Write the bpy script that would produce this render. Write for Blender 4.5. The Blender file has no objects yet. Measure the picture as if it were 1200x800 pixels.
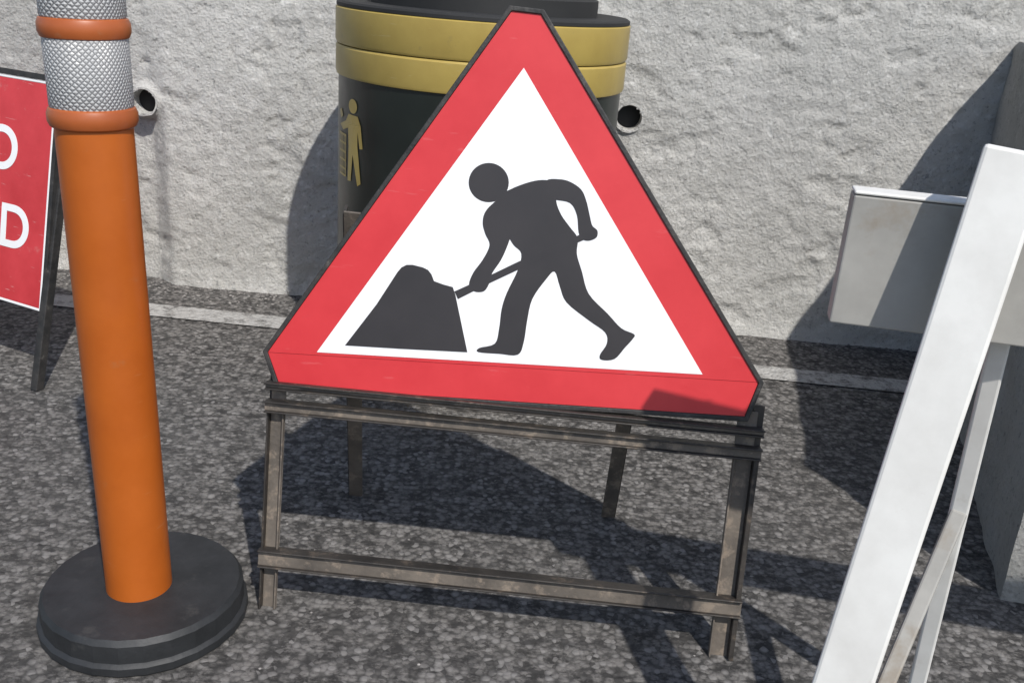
import bpy, bmesh, math, random
from mathutils import Vector, Matrix, noise
from mathutils.geometry import tessellate_polygon
random.seed(4)
S=bpy.context.scene
S.view_settings.view_transform='Standard'; S.view_settings.look='None'; S.view_settings.exposure=0
# ---------------------------------------------------------------- materials
def mat(name,c1,c2=None,scale=8,rough=.6,rvar=.1,bump=0,bscale=60,metal=0,detail=8,lo=.35,hi=.65,spots=None,scratch=None,stretch=(1,1,1)):
    m=bpy.data.materials.new(name); m.use_nodes=True; nt=m.node_tree; N=nt.nodes; Lk=nt.links
    b=N['Principled BSDF']; c2=c2 or c1
    geo=N.new('ShaderNodeNewGeometry'); mp=N.new('ShaderNodeMapping'); mp.inputs['Scale'].default_value=stretch
    Lk.new(geo.outputs['Position'],mp.inputs['Vector']); V=mp.outputs[0]
    n=N.new('ShaderNodeTexNoise'); n.inputs['Scale'].default_value=scale; n.inputs['Detail'].default_value=detail; n.inputs['Roughness'].default_value=.65
    Lk.new(V,n.inputs['Vector'])
    r=N.new('ShaderNodeValToRGB'); r.color_ramp.elements[0].position=lo; r.color_ramp.elements[1].position=hi
    r.color_ramp.elements[0].color=(*c1,1); r.color_ramp.elements[1].color=(*c2,1)
    Lk.new(n.outputs[0],r.inputs[0]); col=r.outputs[0]
    def lay(col,sc,thr,w,sc_col,fac,st=None,det=6):
        n2=N.new('ShaderNodeTexNoise'); n2.inputs['Scale'].default_value=sc; n2.inputs['Detail'].default_value=det; n2.inputs['Roughness'].default_value=.7
        if st:
            m2=N.new('ShaderNodeMapping'); m2.inputs['Rotation'].default_value=st[1]; m2.inputs['Scale'].default_value=st[0]; Lk.new(geo.outputs['Position'],m2.inputs['Vector']); Lk.new(m2.outputs[0],n2.inputs['Vector'])
        else: Lk.new(V,n2.inputs['Vector'])
        r2=N.new('ShaderNodeValToRGB'); r2.color_ramp.elements[0].position=thr; r2.color_ramp.elements[1].position=thr+w
        r2.color_ramp.elements[0].color=(0,0,0,1); r2.color_ramp.elements[1].color=(fac,fac,fac,1)
        Lk.new(n2.outputs[0],r2.inputs[0])
        mx=N.new('ShaderNodeMix'); mx.data_type='RGBA'; Lk.new(r2.outputs[0],mx.inputs[0]); Lk.new(col,mx.inputs[6]); mx.inputs[7].default_value=(*sc_col,1)
        return mx.outputs[2]
    if spots: col=lay(col,spots[0],spots[1],.1,spots[2],spots[3])
    if scratch: col=lay(col,16,.67,.04,scratch[0],scratch[1],((1,1,9),(.5,.9,.3)),3)
    Lk.new(col,b.inputs['Base Color'])
    mr=N.new('ShaderNodeMapRange'); mr.inputs[3].default_value=max(0,rough-rvar); mr.inputs[4].default_value=min(1,rough+rvar)
    n3=N.new('ShaderNodeTexNoise'); n3.inputs['Scale'].default_value=scale*2.7; n3.inputs['Detail'].default_value=5; Lk.new(V,n3.inputs['Vector'])
    Lk.new(n3.outputs[0],mr.inputs[0]); Lk.new(mr.outputs[0],b.inputs['Roughness'])
    b.inputs['Metallic'].default_value=metal
    if bump:
        n4=N.new('ShaderNodeTexNoise'); n4.inputs['Scale'].default_value=bscale; n4.inputs['Detail'].default_value=6; Lk.new(V,n4.inputs['Vector'])
        bp=N.new('ShaderNodeBump'); bp.inputs['Strength'].default_value=1; bp.inputs['Distance'].default_value=bump
        Lk.new(n4.outputs[0],bp.inputs['Height']); Lk.new(bp.outputs[0],b.inputs['Normal'])
    return m

M_red=mat('sign_red',(.48,.022,.028),(.55,.034,.040),6,.45,.08,bump=.0002,bscale=25,spots=(35,.66,(.33,.05,.05),.4),scratch=((.58,.12,.12),.3))
M_white=mat('sign_white',(.72,.73,.75),(.79,.79,.79),5,.42,.08,bump=.0002,bscale=25,spots=(22,.64,(.55,.53,.50),.35))
M_black=mat('sign_black',(.020,.018,.020),(.027,.024,.026),9,.5,.08)
M_frame=mat('weathered_steel',(.020,.018,.017),(.052,.045,.039),14,.55,.15,bump=.0008,bscale=140,metal=.3,spots=(40,.55,(.14,.11,.085),.65))
M_frame2=mat('dusty_steel',(.070,.060,.051),(.145,.122,.10),12,.62,.12,bump=.0008,bscale=140,metal=.1,spots=(30,.52,(.25,.20,.155),.7))
M_rim=mat('dark_rim',(.012,.012,.012),(.035,.032,.03),30,.6,.12,bump=.001,bscale=150,spots=(60,.6,(.12,.11,.10),.5))
M_orange=mat('orange_plastic',(.345,.076,.006),(.40,.094,.009),7,.40,.1,bump=.0003,bscale=30,spots=(24,.64,(.30,.12,.045),.45),scratch=((.42,.20,.10),.25))
M_ringo=mat('orange_ring',(.28,.066,.014),(.35,.088,.022),10,.4,.1,spots=(30,.6,(.28,.14,.07),.5))
M_rubber=mat('black_rubber',(.010,.011,.012),(.022,.023,.025),12,.6,.1,bump=.0006,bscale=90,spots=(16,.6,(.055,.053,.05),.5))
M_binb=mat('bin_black',(.007,.010,.008),(.012,.016,.013),6,.36,.1,bump=.0004,bscale=18,spots=(14,.64,(.045,.047,.038),.4))
M_gold=mat('gold_paint',(.31,.222,.057),(.39,.288,.077),5,.40,.08,bump=.0003,bscale=20,spots=(18,.62,(.20,.16,.07),.55),scratch=((.45,.38,.2),.3))
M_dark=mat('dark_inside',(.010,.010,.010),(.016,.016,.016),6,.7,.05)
M_bar=mat('white_barrier_paint',(.60,.585,.55),(.72,.71,.675),7,.5,.12,bump=.0004,bscale=35,spots=(13,.60,(.46,.42,.35),.45))
M_bar_shade=mat('barrier_board_shaded',(.20,.195,.18),(.34,.33,.305),3,.5,.12,bump=.0005,bscale=35,spots=(5,.52,(.21,.17,.125),.7))  # greyed barrier paint: shade on board and brace is put into the colour
M_txt=mat('text_white',(.74,.74,.74),(.8,.8,.8),9,.5,.08)
M_red2=mat('sign_red_worn',(.44,.024,.030),(.54,.04,.048),8,.4,.1,bump=.0008,bscale=18,spots=(14,.62,(.50,.22,.20),.5),scratch=((.6,.35,.33),.5))
M_stone=mat('stone_grit',(.12,.115,.11),(.34,.32,.3),40,.9,.05,bump=.001,bscale=200)

M_band=mat('reflective_sheeting',(.42,.42,.42),(.58,.58,.58),9,.4,.08)
nt=M_band.node_tree; N=nt.nodes; b=N['Principled BSDF']
tc=N.new('ShaderNodeTexCoord'); sp=N.new('ShaderNodeSeparateXYZ'); nt.links.new(tc.outputs['Object'],sp.inputs[0])
mx1=N.new('ShaderNodeMath'); mx1.operation='ARCTAN2'
ax_=N.new('ShaderNodeMath'); ax_.operation='ADD'; ax_.inputs[1].default_value=.550; ay_=N.new('ShaderNodeMath'); ay_.operation='ADD'; ay_.inputs[1].default_value=-1.278
nt.links.new(sp.outputs[0],ax_.inputs[0]); nt.links.new(sp.outputs[1],ay_.inputs[0]); nt.links.new(ay_.outputs[0],mx1.inputs[0]); nt.links.new(ax_.outputs[0],mx1.inputs[1])
ml=N.new('ShaderNodeMath'); ml.operation='MULTIPLY'; ml.inputs[1].default_value=.0515; nt.links.new(mx1.outputs[0],ml.inputs[0])
cb_=N.new('ShaderNodeCombineXYZ'); nt.links.new(ml.outputs[0],cb_.inputs[0]); nt.links.new(sp.outputs[2],cb_.inputs[1])
mpb=N.new('ShaderNodeMapping'); mpb.inputs['Rotation'].default_value=(0,0,.78); nt.links.new(cb_.outputs[0],mpb.inputs['Vector'])
vo=N.new('ShaderNodeTexVoronoi'); vo.voronoi_dimensions='2D'; vo.feature='DISTANCE_TO_EDGE'; vo.inputs['Scale'].default_value=185; vo.inputs['Randomness'].default_value=.3
nt.links.new(mpb.outputs[0],vo.inputs['Vector'])
rr=N.new('ShaderNodeValToRGB'); rr.color_ramp.elements[0].position=.03; rr.color_ramp.elements[1].position=.22
rr.color_ramp.elements[0].color=(.17,.17,.175,1); rr.color_ramp.elements[1].color=(.47,.47,.465,1)
nt.links.new(vo.outputs['Distance'],rr.inputs[0]); nt.links.new(rr.outputs[0],b.inputs['Base Color'])
bp=N.new('ShaderNodeBump'); bp.inputs['Distance'].default_value=.0025; nt.links.new(vo.outputs['Distance'],bp.inputs['Height']); nt.links.new(bp.outputs[0],b.inputs['Normal'])

class NB:
    def __init__(s,name):
        s.m=bpy.data.materials.new(name); s.m.use_nodes=True; s.nt=s.m.node_tree; s.N=s.nt.nodes; s.K=s.nt.links; s.b=s.N['Principled BSDF']
        s.g=s.N.new('ShaderNodeNewGeometry'); s.V=s.g.outputs['Position']
    def stretch(s,v):
        mp=s.N.new('ShaderNodeMapping'); mp.inputs['Scale'].default_value=v; s.K.new(s.g.outputs['Position'],mp.inputs['Vector']); return mp.outputs[0]
    def nz(s,sc,d=10,r=.6,V=None):
        n=s.N.new('ShaderNodeTexNoise'); n.inputs['Scale'].default_value=sc; n.inputs['Detail'].default_value=d; n.inputs['Roughness'].default_value=r; s.K.new(V or s.V,n.inputs['Vector']); return n.outputs[0]
    def rp(s,i,p0,c0,p1,c1):
        r=s.N.new('ShaderNodeValToRGB'); e=r.color_ramp.elements; e[0].position=p0; e[0].color=(*c0,1); e[1].position=p1; e[1].color=(*c1,1); s.K.new(i,r.inputs[0]); return r.outputs[0]
    def g1(s,i,p0,p1,f): return s.rp(i,p0,(0,0,0),p1,(f,f,f))
    def mix(s,f,a,c,t='MIX'):
        x=s.N.new('ShaderNodeMix'); x.data_type='RGBA'; x.blend_type=t
        s.K.new(f,x.inputs[0])
        for i,q in ((6,a),(7,c)):
            if isinstance(q,tuple): x.inputs[i].default_value=(*q,1)
            else: s.K.new(q,x.inputs[i])
        return x.outputs[2]
    def bump(s,h,dist,prev=None,inv=False):
        b=s.N.new('ShaderNodeBump'); b.inputs['Distance'].default_value=dist; b.invert=inv; s.K.new(h,b.inputs['Height'])
        if prev: s.K.new(prev,b.inputs['Normal'])
        return b.outputs[0]
def wall_mat(name,k=1.0):
    q=NB(name); C=lambda *c: tuple(min(.85,v*k) for v in c)
    c=q.rp(q.nz(1.8,8,.62),.32,C(.50,.49,.46),.66,C(.69,.675,.64))
    c=q.mix(q.g1(q.nz(3.5,12,.76),.54,.68,.55),c,C(.39,.38,.365))
    c=q.mix(q.g1(q.nz(70,7,.78),.56,.64,.75),c,C(.22,.215,.205))
    c=q.mix(q.g1(q.nz(36,7,.72),.55,.66,.65),c,C(.80,.79,.76))
    q.K.new(c,q.b.inputs['Base Color']); q.b.inputs['Roughness'].default_value=.92
    n=q.bump(q.nz(14,13,.76),.016); n=q.bump(q.nz(80,8,.78),.009,n)
    v=q.N.new('ShaderNodeTexVoronoi'); v.inputs['Scale'].default_value=110; q.K.new(q.V,v.inputs['Vector'])
    n=q.bump(v.outputs['Distance'],.002,n)
    q.K.new(n,q.b.inputs['Normal']); return q.m
M_wall=wall_mat('rough_render'); M_conc=wall_mat('pier_concrete',.7)
def asphalt(name,paint=False):
    q=NB(name)
    v=q.N.new('ShaderNodeTexVoronoi'); v.inputs['Scale'].default_value=95; q.K.new(q.V,v.inputs['Vector'])
    Vs=q.stretch((.65,1.0,1))
    c=q.rp(q.nz(36,9,.80,Vs),.43,(.026,.024,.023),.55,(.25,.235,.22))
    sv=q.N.new('ShaderNodeSeparateColor'); q.K.new(v.outputs['Color'],sv.inputs[0])
    c=q.mix(q.g1(sv.outputs[0],.70,.95,.8),c,(.36,.342,.325))
    c=q.mix(q.g1(sv.outputs[1],.75,.95,.8),c,(.035,.033,.032))
    c=q.mix(q.g1(v.outputs['Distance'],.44,.8,.7),c,(.024,.023,.022))
    c=q.mix(q.g1(q.nz(2.0,6,.6),.3,.7,.35),c,(.17,.162,.153))
    if paint: c=q.mix(q.g1(q.nz(22,10,.8),.37,.53,.85),c,(.48,.47,.45))
    q.K.new(c,q.b.inputs['Base Color']); q.b.inputs['Roughness'].default_value=.85; q.b.inputs['Specular IOR Level'].default_value=.35
    n=q.bump(q.nz(36,9,.80,Vs),.014 if not paint else .008); n=q.bump(v.outputs['Distance'],.004,n,True)
    q.K.new(n,q.b.inputs['Normal']); return q.m
M_asph=asphalt('asphalt'); M_line=asphalt('worn_line_paint',True)

# ---------------------------------------------------------------- helpers
def link(o,parent=None):
    S.collection.objects.link(o)
    if parent:
        o.parent=parent; o.matrix_parent_inverse=parent.matrix_world.inverted()
    return o
def empty(name,loc=(0,0,0)):
    e=bpy.data.objects.new(name,None); e.empty_display_size=.1; e.location=loc; e.matrix_world=Matrix.Translation(loc)
    S.collection.objects.link(e); return e
def mesh(name,verts,faces,m,parent=None,smooth=False,bevel=0,seg=2,sharp=35):
    me=bpy.data.meshes.new(name); me.from_pydata([tuple(v) for v in verts],[],faces); me.materials.append(m)
    bm=bmesh.new(); bm.from_mesh(me); bmesh.ops.recalc_face_normals(bm,faces=bm.faces)
    if smooth:
        for f in bm.faces: f.smooth=True
        for e in bm.edges:
            if len(e.link_faces)==2 and e.calc_face_angle(0)>math.radians(sharp): e.smooth=False
    bm.to_mesh(me); bm.free()
    o=bpy.data.objects.new(name,me); link(o,parent)
    if bevel:
        bv=o.modifiers.new('bevel','BEVEL'); bv.width=bevel; bv.segments=seg; bv.limit_method='ANGLE'
    return o
BF=[(0,1,2,3),(7,6,5,4),(0,4,5,1),(1,5,6,2),(2,6,7,3),(3,7,4,0)]
def beam(name,p0,p1,xd,w,d,m,parent,bevel=.002):
    p0=Vector(p0);p1=Vector(p1);a=(p1-p0).normalized();x=Vector(xd);x=(x-a*x.dot(a)).normalized();y=a.cross(x)
    vs=[]
    for p in (p0,p1):
        for i,j in ((-1,-1),(1,-1),(1,1),(-1,1)): vs.append(p+x*(i*w/2)+y*(j*d/2))
    return mesh(name,vs,BF,m,parent,bevel=bevel)
def lathe(name,prof,cx,cy,m,parent,seg=64,sharp=30,z0=0):
    vs=[];fs=[]
    n=len(prof)
    for r,z in prof:
        for k in range(seg):
            t=2*math.pi*k/seg; vs.append((cx+r*math.cos(t),cy+r*math.sin(t),z+z0))
    for i in range(n-1):
        for k in range(seg):
            a=i*seg+k;b=i*seg+(k+1)%seg; fs.append((a,b,b+seg,a+seg))
    if prof[0][0]>0: fs.append(tuple(range(seg)))
    if prof[-1][0]>0: fs.append(tuple((n-1)*seg+k for k in range(seg)))
    return mesh(name,vs,fs,m,parent,smooth=True,sharp=sharp)
def catmull(pts,n=4):
    out=[];L=len(pts)
    for i in range(L):
        p0,p1,p2,p3=[Vector((*pts[(i+k)%L],0)) for k in (-1,0,1,2)]
        for j in range(n):
            t=j/n
            q=.5*((2*p1)+(-p0+p2)*t+(2*p0-5*p1+4*p2-p3)*t*t+(-p0+3*p1-3*p2+p3)*t**3)
            out.append((q.x,q.y))
    return out

# ---------------------------------------------------------------- camera
cam=bpy.data.cameras.new('camera'); co=bpy.data.objects.new('camera',cam); S.collection.objects.link(co)
cam.sensor_width=36; cam.lens=34.5; cam.clip_start=.02; cam.clip_end=1000
co.matrix_world=Matrix.Translation((0,0,1))@Matrix.Rotation(math.radians(69),4,'X')@Matrix.Rotation(.075,4,'Z')
S.camera=co

# ---------------------------------------------------------------- ground, wall
G=300
mesh('ground',[(-G,-G,0),(G,-G,0),(G,G,0),(-G,G,0)],[(0,1,2,3)],M_asph)
wd=Vector((2.28,-.099,0)).normalized(); wn=Vector((-wd.y,wd.x,0))*-1  # toward camera
W0=Vector((-1.072,2.885,0))
def wallp(x): return W0+wd*((x-W0.x)/wd.x)
vs=[]
for x in (-6,6):
    for off in (.205,.30):
        p=wallp(x)+wn*off+Vector((0,-.030*(x+.9),0)); vs.append((p.x,p.y,.004))
mesh('road_marking',[vs[0],vs[2],vs[3],vs[1]],[(0,1,2,3)],M_line)
holes=[(-1.122,.55,.037),(.283,.616,.037)]
st=.0105; nx=int(6.5/st); nz_=int(1.9/st)
vs=[];fs=[]
for j in range(nz_+1):
    for i in range(nx+1):
        x=-3.5+i*st; z=j*st-.02
        p=wallp(x); q=Vector((x,0,z))
        d=.007*noise.fractal(q*2.0,1,2,3)+.0022*noise.fractal(q*9,1,2,4)+.0035*noise.fractal(q*36,.8,2,3)
        rr_=noise.fractal(Vector((x*5,0,z*8))+Vector((9,3,1)),.8,2,5)
        if rr_>.34: d-=min(.006,(rr_-.34)*.08)
        if z<.08: d+=.010*(1-z/.08)**2*(1+noise.noise(q*9))
        if x<-1.06: d-=.05*min(1,(-1.06-x)/.06)*(1 if z<.45 else max(0,1-(z-.45)/.4))
        for hx,hz,hr in holes:
            dd=math.hypot(x-hx,z-hz)
            if dd<hr*1.5: d*=max(0,(dd-hr)/hr*2) if dd>hr else 0
        p=p+wn*d; vs.append((p.x,p.y,z))
for j in range(nz_):
    for i in range(nx):
        x=-3.5+(i+.5)*st; z=(j+.5)*st-.02
        if any(math.hypot(x-hx,z-hz)<hr for hx,hz,hr in holes): continue
        a=j*(nx+1)+i; fs.append((a,a+1,a+nx+2,a+nx+1))
wall=empty('rendered_wall',(0,2.84,0))
mesh('wall_face',vs,fs,M_wall,wall,smooth=True,sharp=180)
a=wallp(-3.5);b_=wallp(3); bk=-wn*.35; o0=-wn*.055; zt=nz_*st-.02
mesh('wall_core',[a+bk,b_+bk,b_+o0,a+o0]+[v+Vector((0,0,zt-.004)) for v in (a+bk,b_+bk,b_+o0,a+o0)],[(0,1,5,4),(1,2,6,5),(3,0,4,7),(4,5,6,7)],M_wall,wall)
for k,(hx,hz,hr) in enumerate(holes):
    c=wallp(hx); seg=36
    prof=[(hr*1.14,-.006),(hr*1.12,.001),(hr*.98,.001),(hr*.92,-.01),(hr*.92,-.05)]
    vv=[];ff=[]
    for r,y in prof:
        for s in range(seg):
            t=2*math.pi*s/seg; rw=r*(1+.05*noise.noise(Vector((math.cos(t)*2,math.sin(t)*2,k))))
            vv.append(c+wd*(rw*math.cos(t))+Vector((0,0,hz+rw*math.sin(t)))+wn*y)
    for i in range(len(prof)-1):
        for s in range(seg):
            A=i*seg+s;B=i*seg+(s+1)%seg; ff.append((A,B,B+seg,A+seg))
    mesh('weep_pipe_%d'%(k+1),vv,ff,M_wall,wall,smooth=True)
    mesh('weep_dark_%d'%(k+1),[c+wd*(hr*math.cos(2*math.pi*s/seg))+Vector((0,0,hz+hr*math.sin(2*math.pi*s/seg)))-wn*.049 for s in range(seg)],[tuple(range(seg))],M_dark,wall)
vv=[];ff=[]
def stone(p,r):
    b0=len(vv)
    ico=[(0,0,1),(.9,0,.3),(.28,.85,.3),(-.72,.53,.3),(-.72,-.53,.3),(.28,-.85,.3),(0,0,-.4)]
    an=random.random()*6
    for c in ico:
        x=c[0]*math.cos(an)-c[1]*math.sin(an); y=c[0]*math.sin(an)+c[1]*math.cos(an)
        vv.append((p[0]+x*r*random.uniform(.7,1.3),p[1]+y*r*random.uniform(.7,1.3),p[2]+c[2]*r*.7))
    for i in range(5):
        a_=b0+1+i;b2=b0+1+(i+1)%5; ff.append((b0,a_,b2)); ff.append((b0+6,b2,a_))
for i in range(1100):
    x=random.uniform(-2.5,2.5); p=wallp(x)+wn*abs(random.gauss(0,.07)); stone((p.x,p.y,.0),random.uniform(.0015,.006))
for i in range(500):
    stone((random.uniform(-1.8,1.6),random.uniform(.8,2.7),0),random.uniform(.001,.003))
mesh('gravel',vv,ff,M_stone)
# pier
pier=empty('concrete_pier',(1.2,2,0))
PH=.90
fp=[(.905,1.50),(1.9,1.30),(2.4,2.72),(1.29,2.79)]
ring=[]
for k in range(4):
    A=Vector((*fp[k],0));B=Vector((*fp[(k+1)%4],0))
    for i in range(60): ring.append(A.lerp(B,i/60))
nr=len(ring); nzp=60; cen=Vector((1.6,2.1,0)); vv=[];ff=[]
for j in range(nzp+1):
    for p in ring:
        z=(PH-.26*max(0,min(1,(2.6-p.y)/1.0)))*j/nzp; d=.010*noise.fractal(Vector((p.x,p.y,z))*7,1,2,4)
        if j==nzp: d-=.012
        q=p+(p-cen).normalized()*d; vv.append((q.x,q.y,z))
for j in range(nzp):
    for i in range(nr):
        a_=j*nr+i;b2=j*nr+(i+1)%nr; ff.append((a_,b2,b2+nr,a_+nr))
c0=len(vv); vv.append((cen.x,cen.y,.79))
for i in range(nr): ff.append((nzp*nr+i,nzp*nr+(i+1)%nr,c0))
mesh('pier_body',vv,ff,M_conc,pier,smooth=True,sharp=50)

# ---------------------------------------------------------------- road works sign
O=Vector((.004,1.302,0)); ex=Vector((.9986,-.0523,0)).normalized(); tau=math.atan(.2)
nh=Vector((.0523,.9986,0)).normalized(); ev=(nh*math.sin(tau)+Vector((0,0,math.cos(tau)))).normalized(); ey=ev.cross(ex)
if ey.y<0: ey=-ey
def Lc(s,y,v): return O+ex*s+ey*y+ev*v
# artwork was drawn on a 1200x800 tracing sheet; this homography takes the sheet to metres on the plate
def P(u,v):
    x=u-600; y=400-v; w=.06371*x+.16351*y+1132.10
    return (.0641+1.47125*(.99439*x-.09352*y-56.15)/w, .7255+1.47125*(.08408*x+.98210*y-193.83)/w)
sign=empty('road_works_sign',tuple(O))
def plate(name,loop,y0,y1,m,par=sign):
    n=len(loop); vs=[Lc(s,y0,v) for s,v in loop]+[Lc(s,y1,v) for s,v in loop]
    t=tessellate_polygon([[Vector((s,v,0)) for s,v in loop]])
    fs=[tuple(f) for f in t]+[tuple(i+n for i in reversed(f)) for f in t]+[(i,(i+1)%n,(i+1)%n+n,i+n) for i in range(n)]
    return mesh(name,vs,fs,m,par)
def lbox(name,s0,s1,y0,y1,v0,v1,m,bevel=.0012):
    vs=[Lc(s,y,v) for y in (y0,y1) for s,v in ((s0,v0),(s1,v0),(s1,v1),(s0,v1))]
    return mesh(name,vs,BF,m,sign,bevel=bevel)
outer=[P(*p) for p in [(600,14),(634,18),(888,448),(872,487),(329,452),(315,412)]]
inner=[P(*p) for p in [(614,80),(823,438),(372,412)]]
# red plate in two sheets: the lower strip is a separate piece butted under the upper one
upper=[P(*p) for p in [(600,14),(634,18),(888,447.2),(314.8,412)]]
lower=[P(*p) for p in [(888,447.7),(872,487),(329,452),(315,412.5)]]
plate('red_plate_upper',upper,-.003,.0,M_red)
plate('red_plate_lower',lower,-.0028,.0,M_red)
backing=[P(*p) for p in [(602,20),(632,23),(884,449),(870,484),(331,449),(318,413)]]
plate('plate_backing',backing,.0004,.0015,M_rim)
plate('white_panel',inner,-.0036,-.0031,M_white)
cxx=sum(p[0] for p in outer)/6; cyy=sum(p[1] for p in outer)/6
def off(loop,d):
    out=[];n=len(loop)
    for i in range(n):
        a=Vector(loop[i-1]);b=Vector(loop[i]);c=Vector(loop[(i+1)%n])
        e1=(b-a).normalized();e2=(c-b).normalized(); n1=Vector((e1.y,-e1.x));n2=Vector((e2.y,-e2.x))
        if n1.dot(b-Vector((cxx,cyy)))<0: n1=-n1
        if n2.dot(b-Vector((cxx,cyy)))<0: n2=-n2
        m_=(n1+n2).normalized(); k=d/max(.4,m_.dot(n1)); out.append(tuple(b+m_*k))
    return out
o1=off(outer,.0005); o2=off(outer,.0075)
n=6; vs=[Lc(s,y,v) for y in (-.006,.026) for lp in (o1,o2) for s,v in lp]
fs=[]
for i in range(n):
    j=(i+1)%n; fs+= [(i,j,j+n,i+n),(i+2*n,j+2*n,j+3*n,i+3*n),(i+n,j+n,j+3*n,i+3*n),(i,j,j+2*n,i+2*n)]
mesh('plate_rim',vs,fs,M_rim,sign,bevel=.0012)
headl=[(573+23.5*math.cos(a*math.pi/20),214+23*math.sin(a*math.pi/20)) for a in range(40)]
torso=[(581,234),(598,222),(622,213),(640,211),(652,216),(652,236),(658,252),(668,266),(677,279),(676,297),(682,318),(690,344),(712,367),(728,384),(743,391),(741,397),(732,407),(720,420),(705,421),(703,415),(711,402),(709,389),(690,375),(664,354),(656,335),(650,318),(640,327),(624,350),(618,375),(614,400),(607,415),(585,414),(561,412),(562,407),(580,402),(585,385),(588,362),(594,343),(607,316),(611,297),(602,287),(594,274),(586,260)]
armB=[(640,212),(655,210),(668,213),(681,222),(687,235),(691,252),(694,264),(700,270),(699,278),(690,282),(682,280),(678,272),(676,252),(668,238),(650,234),(640,230)]
armF=[(590,232),(576,240),(568,250),(566,262),(569,274),(574,287),(566,304),(555,319),(550,333),(556,341),(567,341),(573,333),(577,320),(587,305),(594,290),(599,275),(603,255)]
shov=[(533,341),(575,322),(606,307),(640,292),(688,271),(691,278),(645,298),(609,315),(577,330),(537,350)]
heap=[(405,404),(442,356),(466,319),(471,313),(477,310),(484,310),(496,313),(502,316),(506,321),(509,329),(520,333),(531,336),(534,345),(548,412),(470,408)]
for i,(nm,lp,sm) in enumerate([('figure_head',headl,0),('figure_body',torso,4),('figure_rear_arm',armB,4),('figure_front_arm',armF,4),('shovel',shov,0),('spoil_heap',heap,0)]):
    q=catmull(lp,4) if sm else lp
    plate(nm,[P(*p) for p in q],-.0039-.00008*i,-.0037,M_black)
# frame of folded steel channel
A0,A1=P(309,600)[0],P(328,600)[0]; B0,B1=P(846,640)[0],P(872,640)[0]
VT=.345
lbox('leg_left_web',A0+.003,A1,.004,.007,0,.40,M_frame2)
lbox('leg_left_outer_flange',A0,A0+.003,-.008,.018,0,VT,M_frame)
lbox('leg_left_inner_lip',A1-.003,A1,-.004,.0035,0,VT,M_frame2)
lbox('leg_right_web',B0,B1-.004,.004,.007,0,.40,M_frame2)
lbox('leg_right_outer_flange',B1-.004,B1+.004,-.010,.022,0,VT,M_frame)
lbox('leg_right_inner_lip',B0,B0+.003,-.004,.0035,0,VT,M_frame2)
lbox('corner_tab_left',A0-.001,A0+.014,.0075,.012,.32,.42,M_frame)
lbox('corner_tab_right',B1-.012,B1+.006,.0075,.012,.32,.41,M_frame)
sl=A0-.003; sr=B1+.006
for nm,a_,b2 in (('bar_upper',473,482),('bar_middle',495,509),('bar_lower',671,692)):
    v1=P(600,a_)[1]; v0=P(600,b2)[1]; h=v1-v0
    lbox(nm+'_web',sl,sr,-.0105,-.0085,v0+.003,v1-.003,M_frame2)
    lbox(nm+'_top_lip',sl,sr,-.018,.008,v1-.003,v1,M_frame)
    lbox(nm+'_bottom_lip',sl,sr,-.016,.004,v0,v0+.003,M_frame)
for nm,f,t in (('rear_leg_left',(-.285,1.695,0),(-.258,1.462,.63)),('rear_leg_right',(.2134,1.686,0),(.205,1.448,.62))):
    beam(nm+'_face',f,t,(1,0,0),.026,.004,M_frame2,sign,.001)
    k=-.013 if 'right' in nm else .013
    f2=Vector(f)+Vector((k*-1,.014,0)); t2=Vector(t)+Vector((-k,.014,0))
    beam(nm+'_flange',f2,t2,(1,0,0),.004,.026,M_frame,sign,.001)
beam('rear_bar_top',(-.245,1.472,.57),(.195,1.45,.57),(0,1,0),.006,.03,M_frame,sign,.001)

# ---------------------------------------------------------------- bollard
bx,by=-.550,1.278
bol=empty('traffic_bollard',(bx,by,0))
lathe('rubber_base',[(.0,0),(.154,0),(.157,.004),(.157,.016),(.154,.019),(.151,.021),(.151,.050),(.145,.058),(.060,.060),(.0,.060)],bx+.002,by+.010,M_rubber,bol,seg=26,sharp=12)
parts=[
 lathe('post_tube',[(.0485,.045),(.0485,.766)],bx,by,M_orange,bol),
 lathe('ring_lower',[(.049,.764),(.053,.767),(.0555,.773),(.0555,.783),(.053,.789),(.049,.792)],bx,by,M_ringo,bol),
 lathe('reflective_band_lower',[(.0500,.790),(.0515,.793),(.0515,.876),(.0500,.879)],bx,by,M_band,bol),
 lathe('ring_upper',[(.049,.874),(.053,.877),(.0555,.883),(.0555,.893),(.053,.899),(.049,.901)],bx,by,M_ringo,bol),
 lathe('reflective_band_upper',[(.0500,.900),(.0515,.903),(.0515,.985),(.0500,.988)],bx,by,M_band,bol),
 lathe('post_cap',[(.049,.985),(.055,.988),(.055,1.005),(.045,1.025),(.02,1.033),(0,1.035)],bx,by,M_ringo,bol)]
T=Matrix.Translation((bx,by,0))@Matrix.Rotation(math.radians(-1.0),4,'Y')@Matrix.Translation((-bx,-by,0))
for o in parts: o.data.transform(T)

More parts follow.
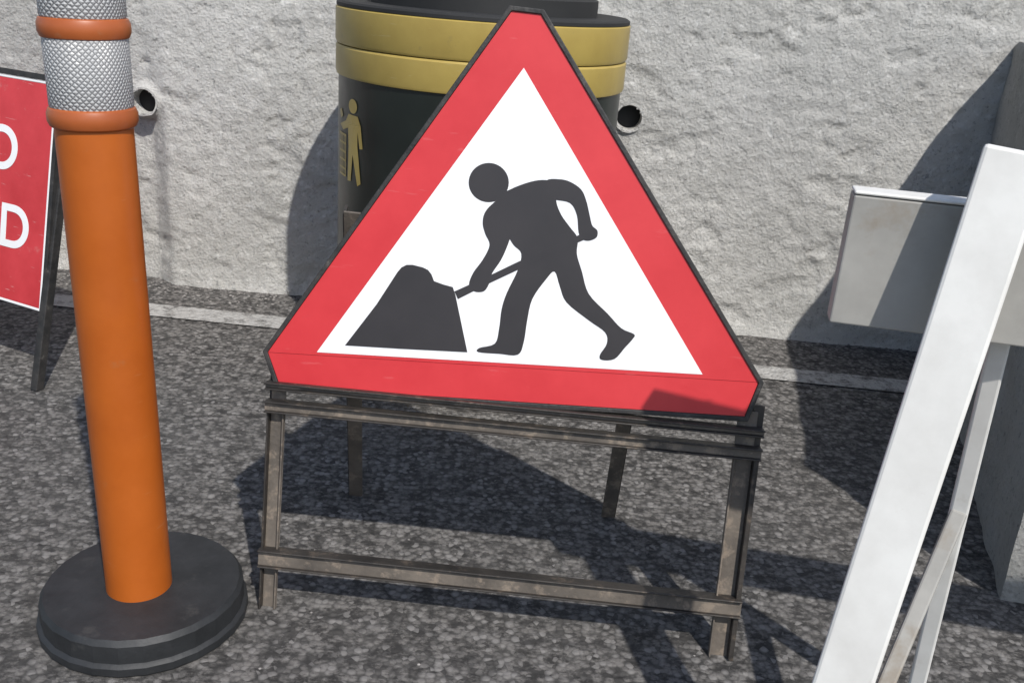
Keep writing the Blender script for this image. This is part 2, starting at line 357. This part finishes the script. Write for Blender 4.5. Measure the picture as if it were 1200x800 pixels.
# ---------------------------------------------------------------- bin
cx_,cy_=-.125,2.475; rb=.343
bn=empty('litter_bin',(cx_,cy_,0))
lathe('base_ring',[(0,.0),(.325,.0),(.333,.006),(.333,.05),(.325,.056),(0,.056)],cx_,cy_,M_gold,bn,seg=96)
lathe('body',[(.325,.05),(rb,.06),(rb,.742)],cx_,cy_,M_binb,bn,seg=96)
lathe('gold_band_lower',[(rb-.002,.730),(rb+.005,.732),(rb+.007,.738),(rb+.007,.795),(rb+.004,.799),(rb-.003,.801)],cx_,cy_,M_gold,bn,seg=96)
lathe('gold_band_upper',[(rb-.003,.800),(rb+.005,.802),(rb+.008,.808),(rb+.008,.880),(rb+.004,.883)],cx_,cy_,M_gold,bn,seg=96)
lathe('rim',[(rb+.002,.882),(rb+.006,.884),(rb+.006,.891),(rb+.0,.895),(rb-.05,.897),(rb-.08,.890)],cx_,cy_,M_dark,bn,seg=96)
lathe('liner_neck',[(.27,.78),(.27,.93),(.262,.935),(.254,.93),(.254,.80),(0,.80)],cx_,cy_,M_dark,bn,seg=96)
def bend(name,loops,m,rad):
    bm=bmesh.new()
    for lp in loops:
        pts=[]
        for x,y in lp:
            ph=math.asin(max(-.995,min(.995,(567-x)/174))); pts.append((ph,.687-(y-115)*.00199))
        t=tessellate_polygon([[Vector((a,b,0)) for a,b in pts]])
        bv=[bm.verts.new((a*.343,0,b)) for a,b in pts]
        for f in t:
            try: bm.faces.new([bv[i] for i in f])
            except: pass
    for _ in range(2): bmesh.ops.subdivide_edges(bm,edges=bm.edges[:],cuts=1,use_grid_fill=True)
    base=math.atan2(-cy_,-cx_)
    for v in bm.verts:
        ph=v.co.x/.343; z=v.co.z; an=base-ph
        v.co=(cx_+rad*math.cos(an),cy_+rad*math.sin(an),z)
    me=bpy.data.meshes.new(name); bm.to_mesh(me); bm.free(); me.materials.append(m)
    return link(bpy.data.objects.new(name,me),bn)
tid=[[(422+5.8*math.cos(a*math.pi/10),123+8.2*math.sin(a*math.pi/10)) for a in range(20)],
 [(416,133),(429,133),(433,143),(436,168),(432,169),(429,150),(429,166),(434,209),(429.5,213),(422.5,178),(420,210),(415.5,211),(416.5,170),(415.5,149),(408,154),(403,149),(412,142)],
 [(402,133),(405,130),(407.5,138),(404,142)]]
for x in (401.5,404,406.5,409,411.5): tid.append([(x,160),(x+1,160),(x*.9+41.2+.9,208),(x*.9+41.2,208)])
for y in (158,168,178,188,198,206): tid.append([(401.2+(y-158)*.02,y),(412.8-(y-158)*.02,y),(412.8-(y-158)*.02,y+2.4),(401.2+(y-158)*.02,y+2.4)])
bend('tidy_pictogram',tid,M_gold,.3445)

# ---------------------------------------------------------------- barrier
br=empty('barrier_trestle',(.5,1.05,0))
f0=Vector((.366,.876,0)); ap=Vector((.487,.992,.862)); r0=Vector((.628,1.175,0)); rt=Vector((.535,1.03,.84))
beam('front_leg',f0,ap,(.9,-.42,0),.062,.046,M_bar,br,.004)
beam('rear_leg',r0,rt,(.9,-.42,0),.022,.034,M_bar,br,.003)
beam('diagonal_brace',f0+Vector((.050,.035,0)),r0.lerp(rt,.46),(.9,-.42,0),.020,.05,M_bar_shade,br,.003)
d=Vector((.984,-.176,0)); q0=Vector((.3555,1.052,0)); nb=Vector((.176,.984,0))
def bd(nm,z0,z1,o0_,o1_,m):
    vs=[]
    for off_ in (o0_,o1_):
        for s in (0,1.5):
            for z in (z0,z1): vs.append(q0+d*s+nb*off_+Vector((0,0,z)))
    mesh(nm,[vs[0],vs[2],vs[3],vs[1],vs[4],vs[6],vs[7],vs[5]],BF,m,br,bevel=.002)
bd('top_board',.648,.794,0,.03,M_bar_shade)
bd('top_board_lit_edge',.795,.799,-.001,.031,M_bar)  # no separate part: white strip paints the board's bright, lit top face
beam('far_front_leg',f0+d*1.2,ap+d*1.2,(.9,-.42,0),.062,.046,M_bar,br,.004)
beam('far_rear_leg',r0+d*1.2,rt+d*1.2,(.9,-.42,0),.022,.034,M_bar,br,.003)

# ---------------------------------------------------------------- red text sign
rs=empty('road_closure_sign',(-1.4,2.2,0))
BR=Vector((-1.085,2.10,.18)); TR=Vector((-1.04,2.19,.685)); lf=Vector((-.906,.423,0)); up=(TR-BR); Hh=up.length; up=up.normalized()
lf=(lf-up*lf.dot(up)).normalized(); nn=lf.cross(up)
if nn.y>0: nn=-nn
def C2(s,v,y): return BR+lf*s+up*v+nn*y
def cb(nm,s0,s1,v0,v1,y0,y1,m): return mesh(nm,[C2(s,v,y) for y in (y0,y1) for s,v in ((s0,v0),(s1,v0),(s1,v1),(s0,v1))],BF,m,rs,bevel=.001)
cb('red_plate',.006,.90,.006,Hh-.006,-.003,0,M_red2)
cb('border_right',.0,.0055,0,Hh,-.004,.001,M_txt); cb('border_bottom',.006,.90,0,.0055,-.004,.001,M_txt); cb('border_top',.006,.90,Hh-.0055,Hh,-.004,.001,M_txt)
cb('frame_top',-.004,.91,Hh+.001,Hh+.014,-.02,.003,M_rim)
cb('frame_right',-.012,-.001,0,Hh,-.02,.002,M_rim)
beam('front_leg_right',(-1.093,2.06,0),(-1.018,2.215,.68),(1,-.4,0),.02,.022,M_rim,rs)
beam('front_leg_left',Vector((-1.093,2.06,0))+lf*.9,Vector((-1.018,2.215,.68))+lf*.9,(1,-.4,0),.02,.022,M_rim,rs)
beam('rear_leg_right',(-1.13,2.52,0),(-1.035,2.235,.67),(1,-.4,0),.02,.02,M_rim,rs)
beam('rear_leg_left',Vector((-1.13,2.52,0))+lf*.8,Vector((-1.035,2.235,.67))+lf*.8,(1,-.4,0),.02,.02,M_rim,rs)
def text(nm,body,s,v,size):
    cu=bpy.data.curves.new(nm,'FONT'); cu.body=body; cu.size=size; cu.align_x='RIGHT'; cu.offset=.0022; cu.extrude=.0003
    o=bpy.data.objects.new(nm,cu); S.collection.objects.link(o)
    M=Matrix.Identity(4); x=-lf
    for i in range(3):
        M[i][0]=x[i];M[i][1]=up[i];M[i][2]=nn[i];M[i][3]=C2(s,v,.0006)[i]
    o.matrix_world=M; bpy.context.view_layer.update()
    dg=bpy.context.evaluated_depsgraph_get(); me=bpy.data.meshes.new_from_object(o.evaluated_get(dg)); me.transform(M)
    bpy.data.objects.remove(o); me.materials.clear(); me.materials.append(M_txt)
    link(bpy.data.objects.new(nm,me),rs)
text('text_line_lower','ROAD',.052,.13,.14)
text('text_line_upper','NO',.105,.305,.14)

# ---------------------------------------------------------------- light
AZ=math.radians(26); EL=math.radians(50)
to_sun=Vector((math.sin(AZ)*math.cos(EL),-math.cos(AZ)*math.cos(EL),math.sin(EL)))
sl_=bpy.data.lights.new('sun','SUN'); sl_.energy=4.7; sl_.angle=math.radians(.8); sl_.color=(1,.965,.91)
so=bpy.data.objects.new('sun',sl_); S.collection.objects.link(so); so.rotation_euler=(-to_sun).to_track_quat('-Z','Y').to_euler(); so.location=(3,-5,6)
w=bpy.data.worlds.new('World'); S.world=w; w.use_nodes=True; nt=w.node_tree
sk=nt.nodes.new('ShaderNodeTexSky'); sk.sky_type='NISHITA'; sk.sun_disc=False; sk.sun_elevation=EL; sk.sun_rotation=math.pi-AZ
nt.links.new(sk.outputs[0],nt.nodes['Background'].inputs[0]); nt.nodes['Background'].inputs[1].default_value=.15
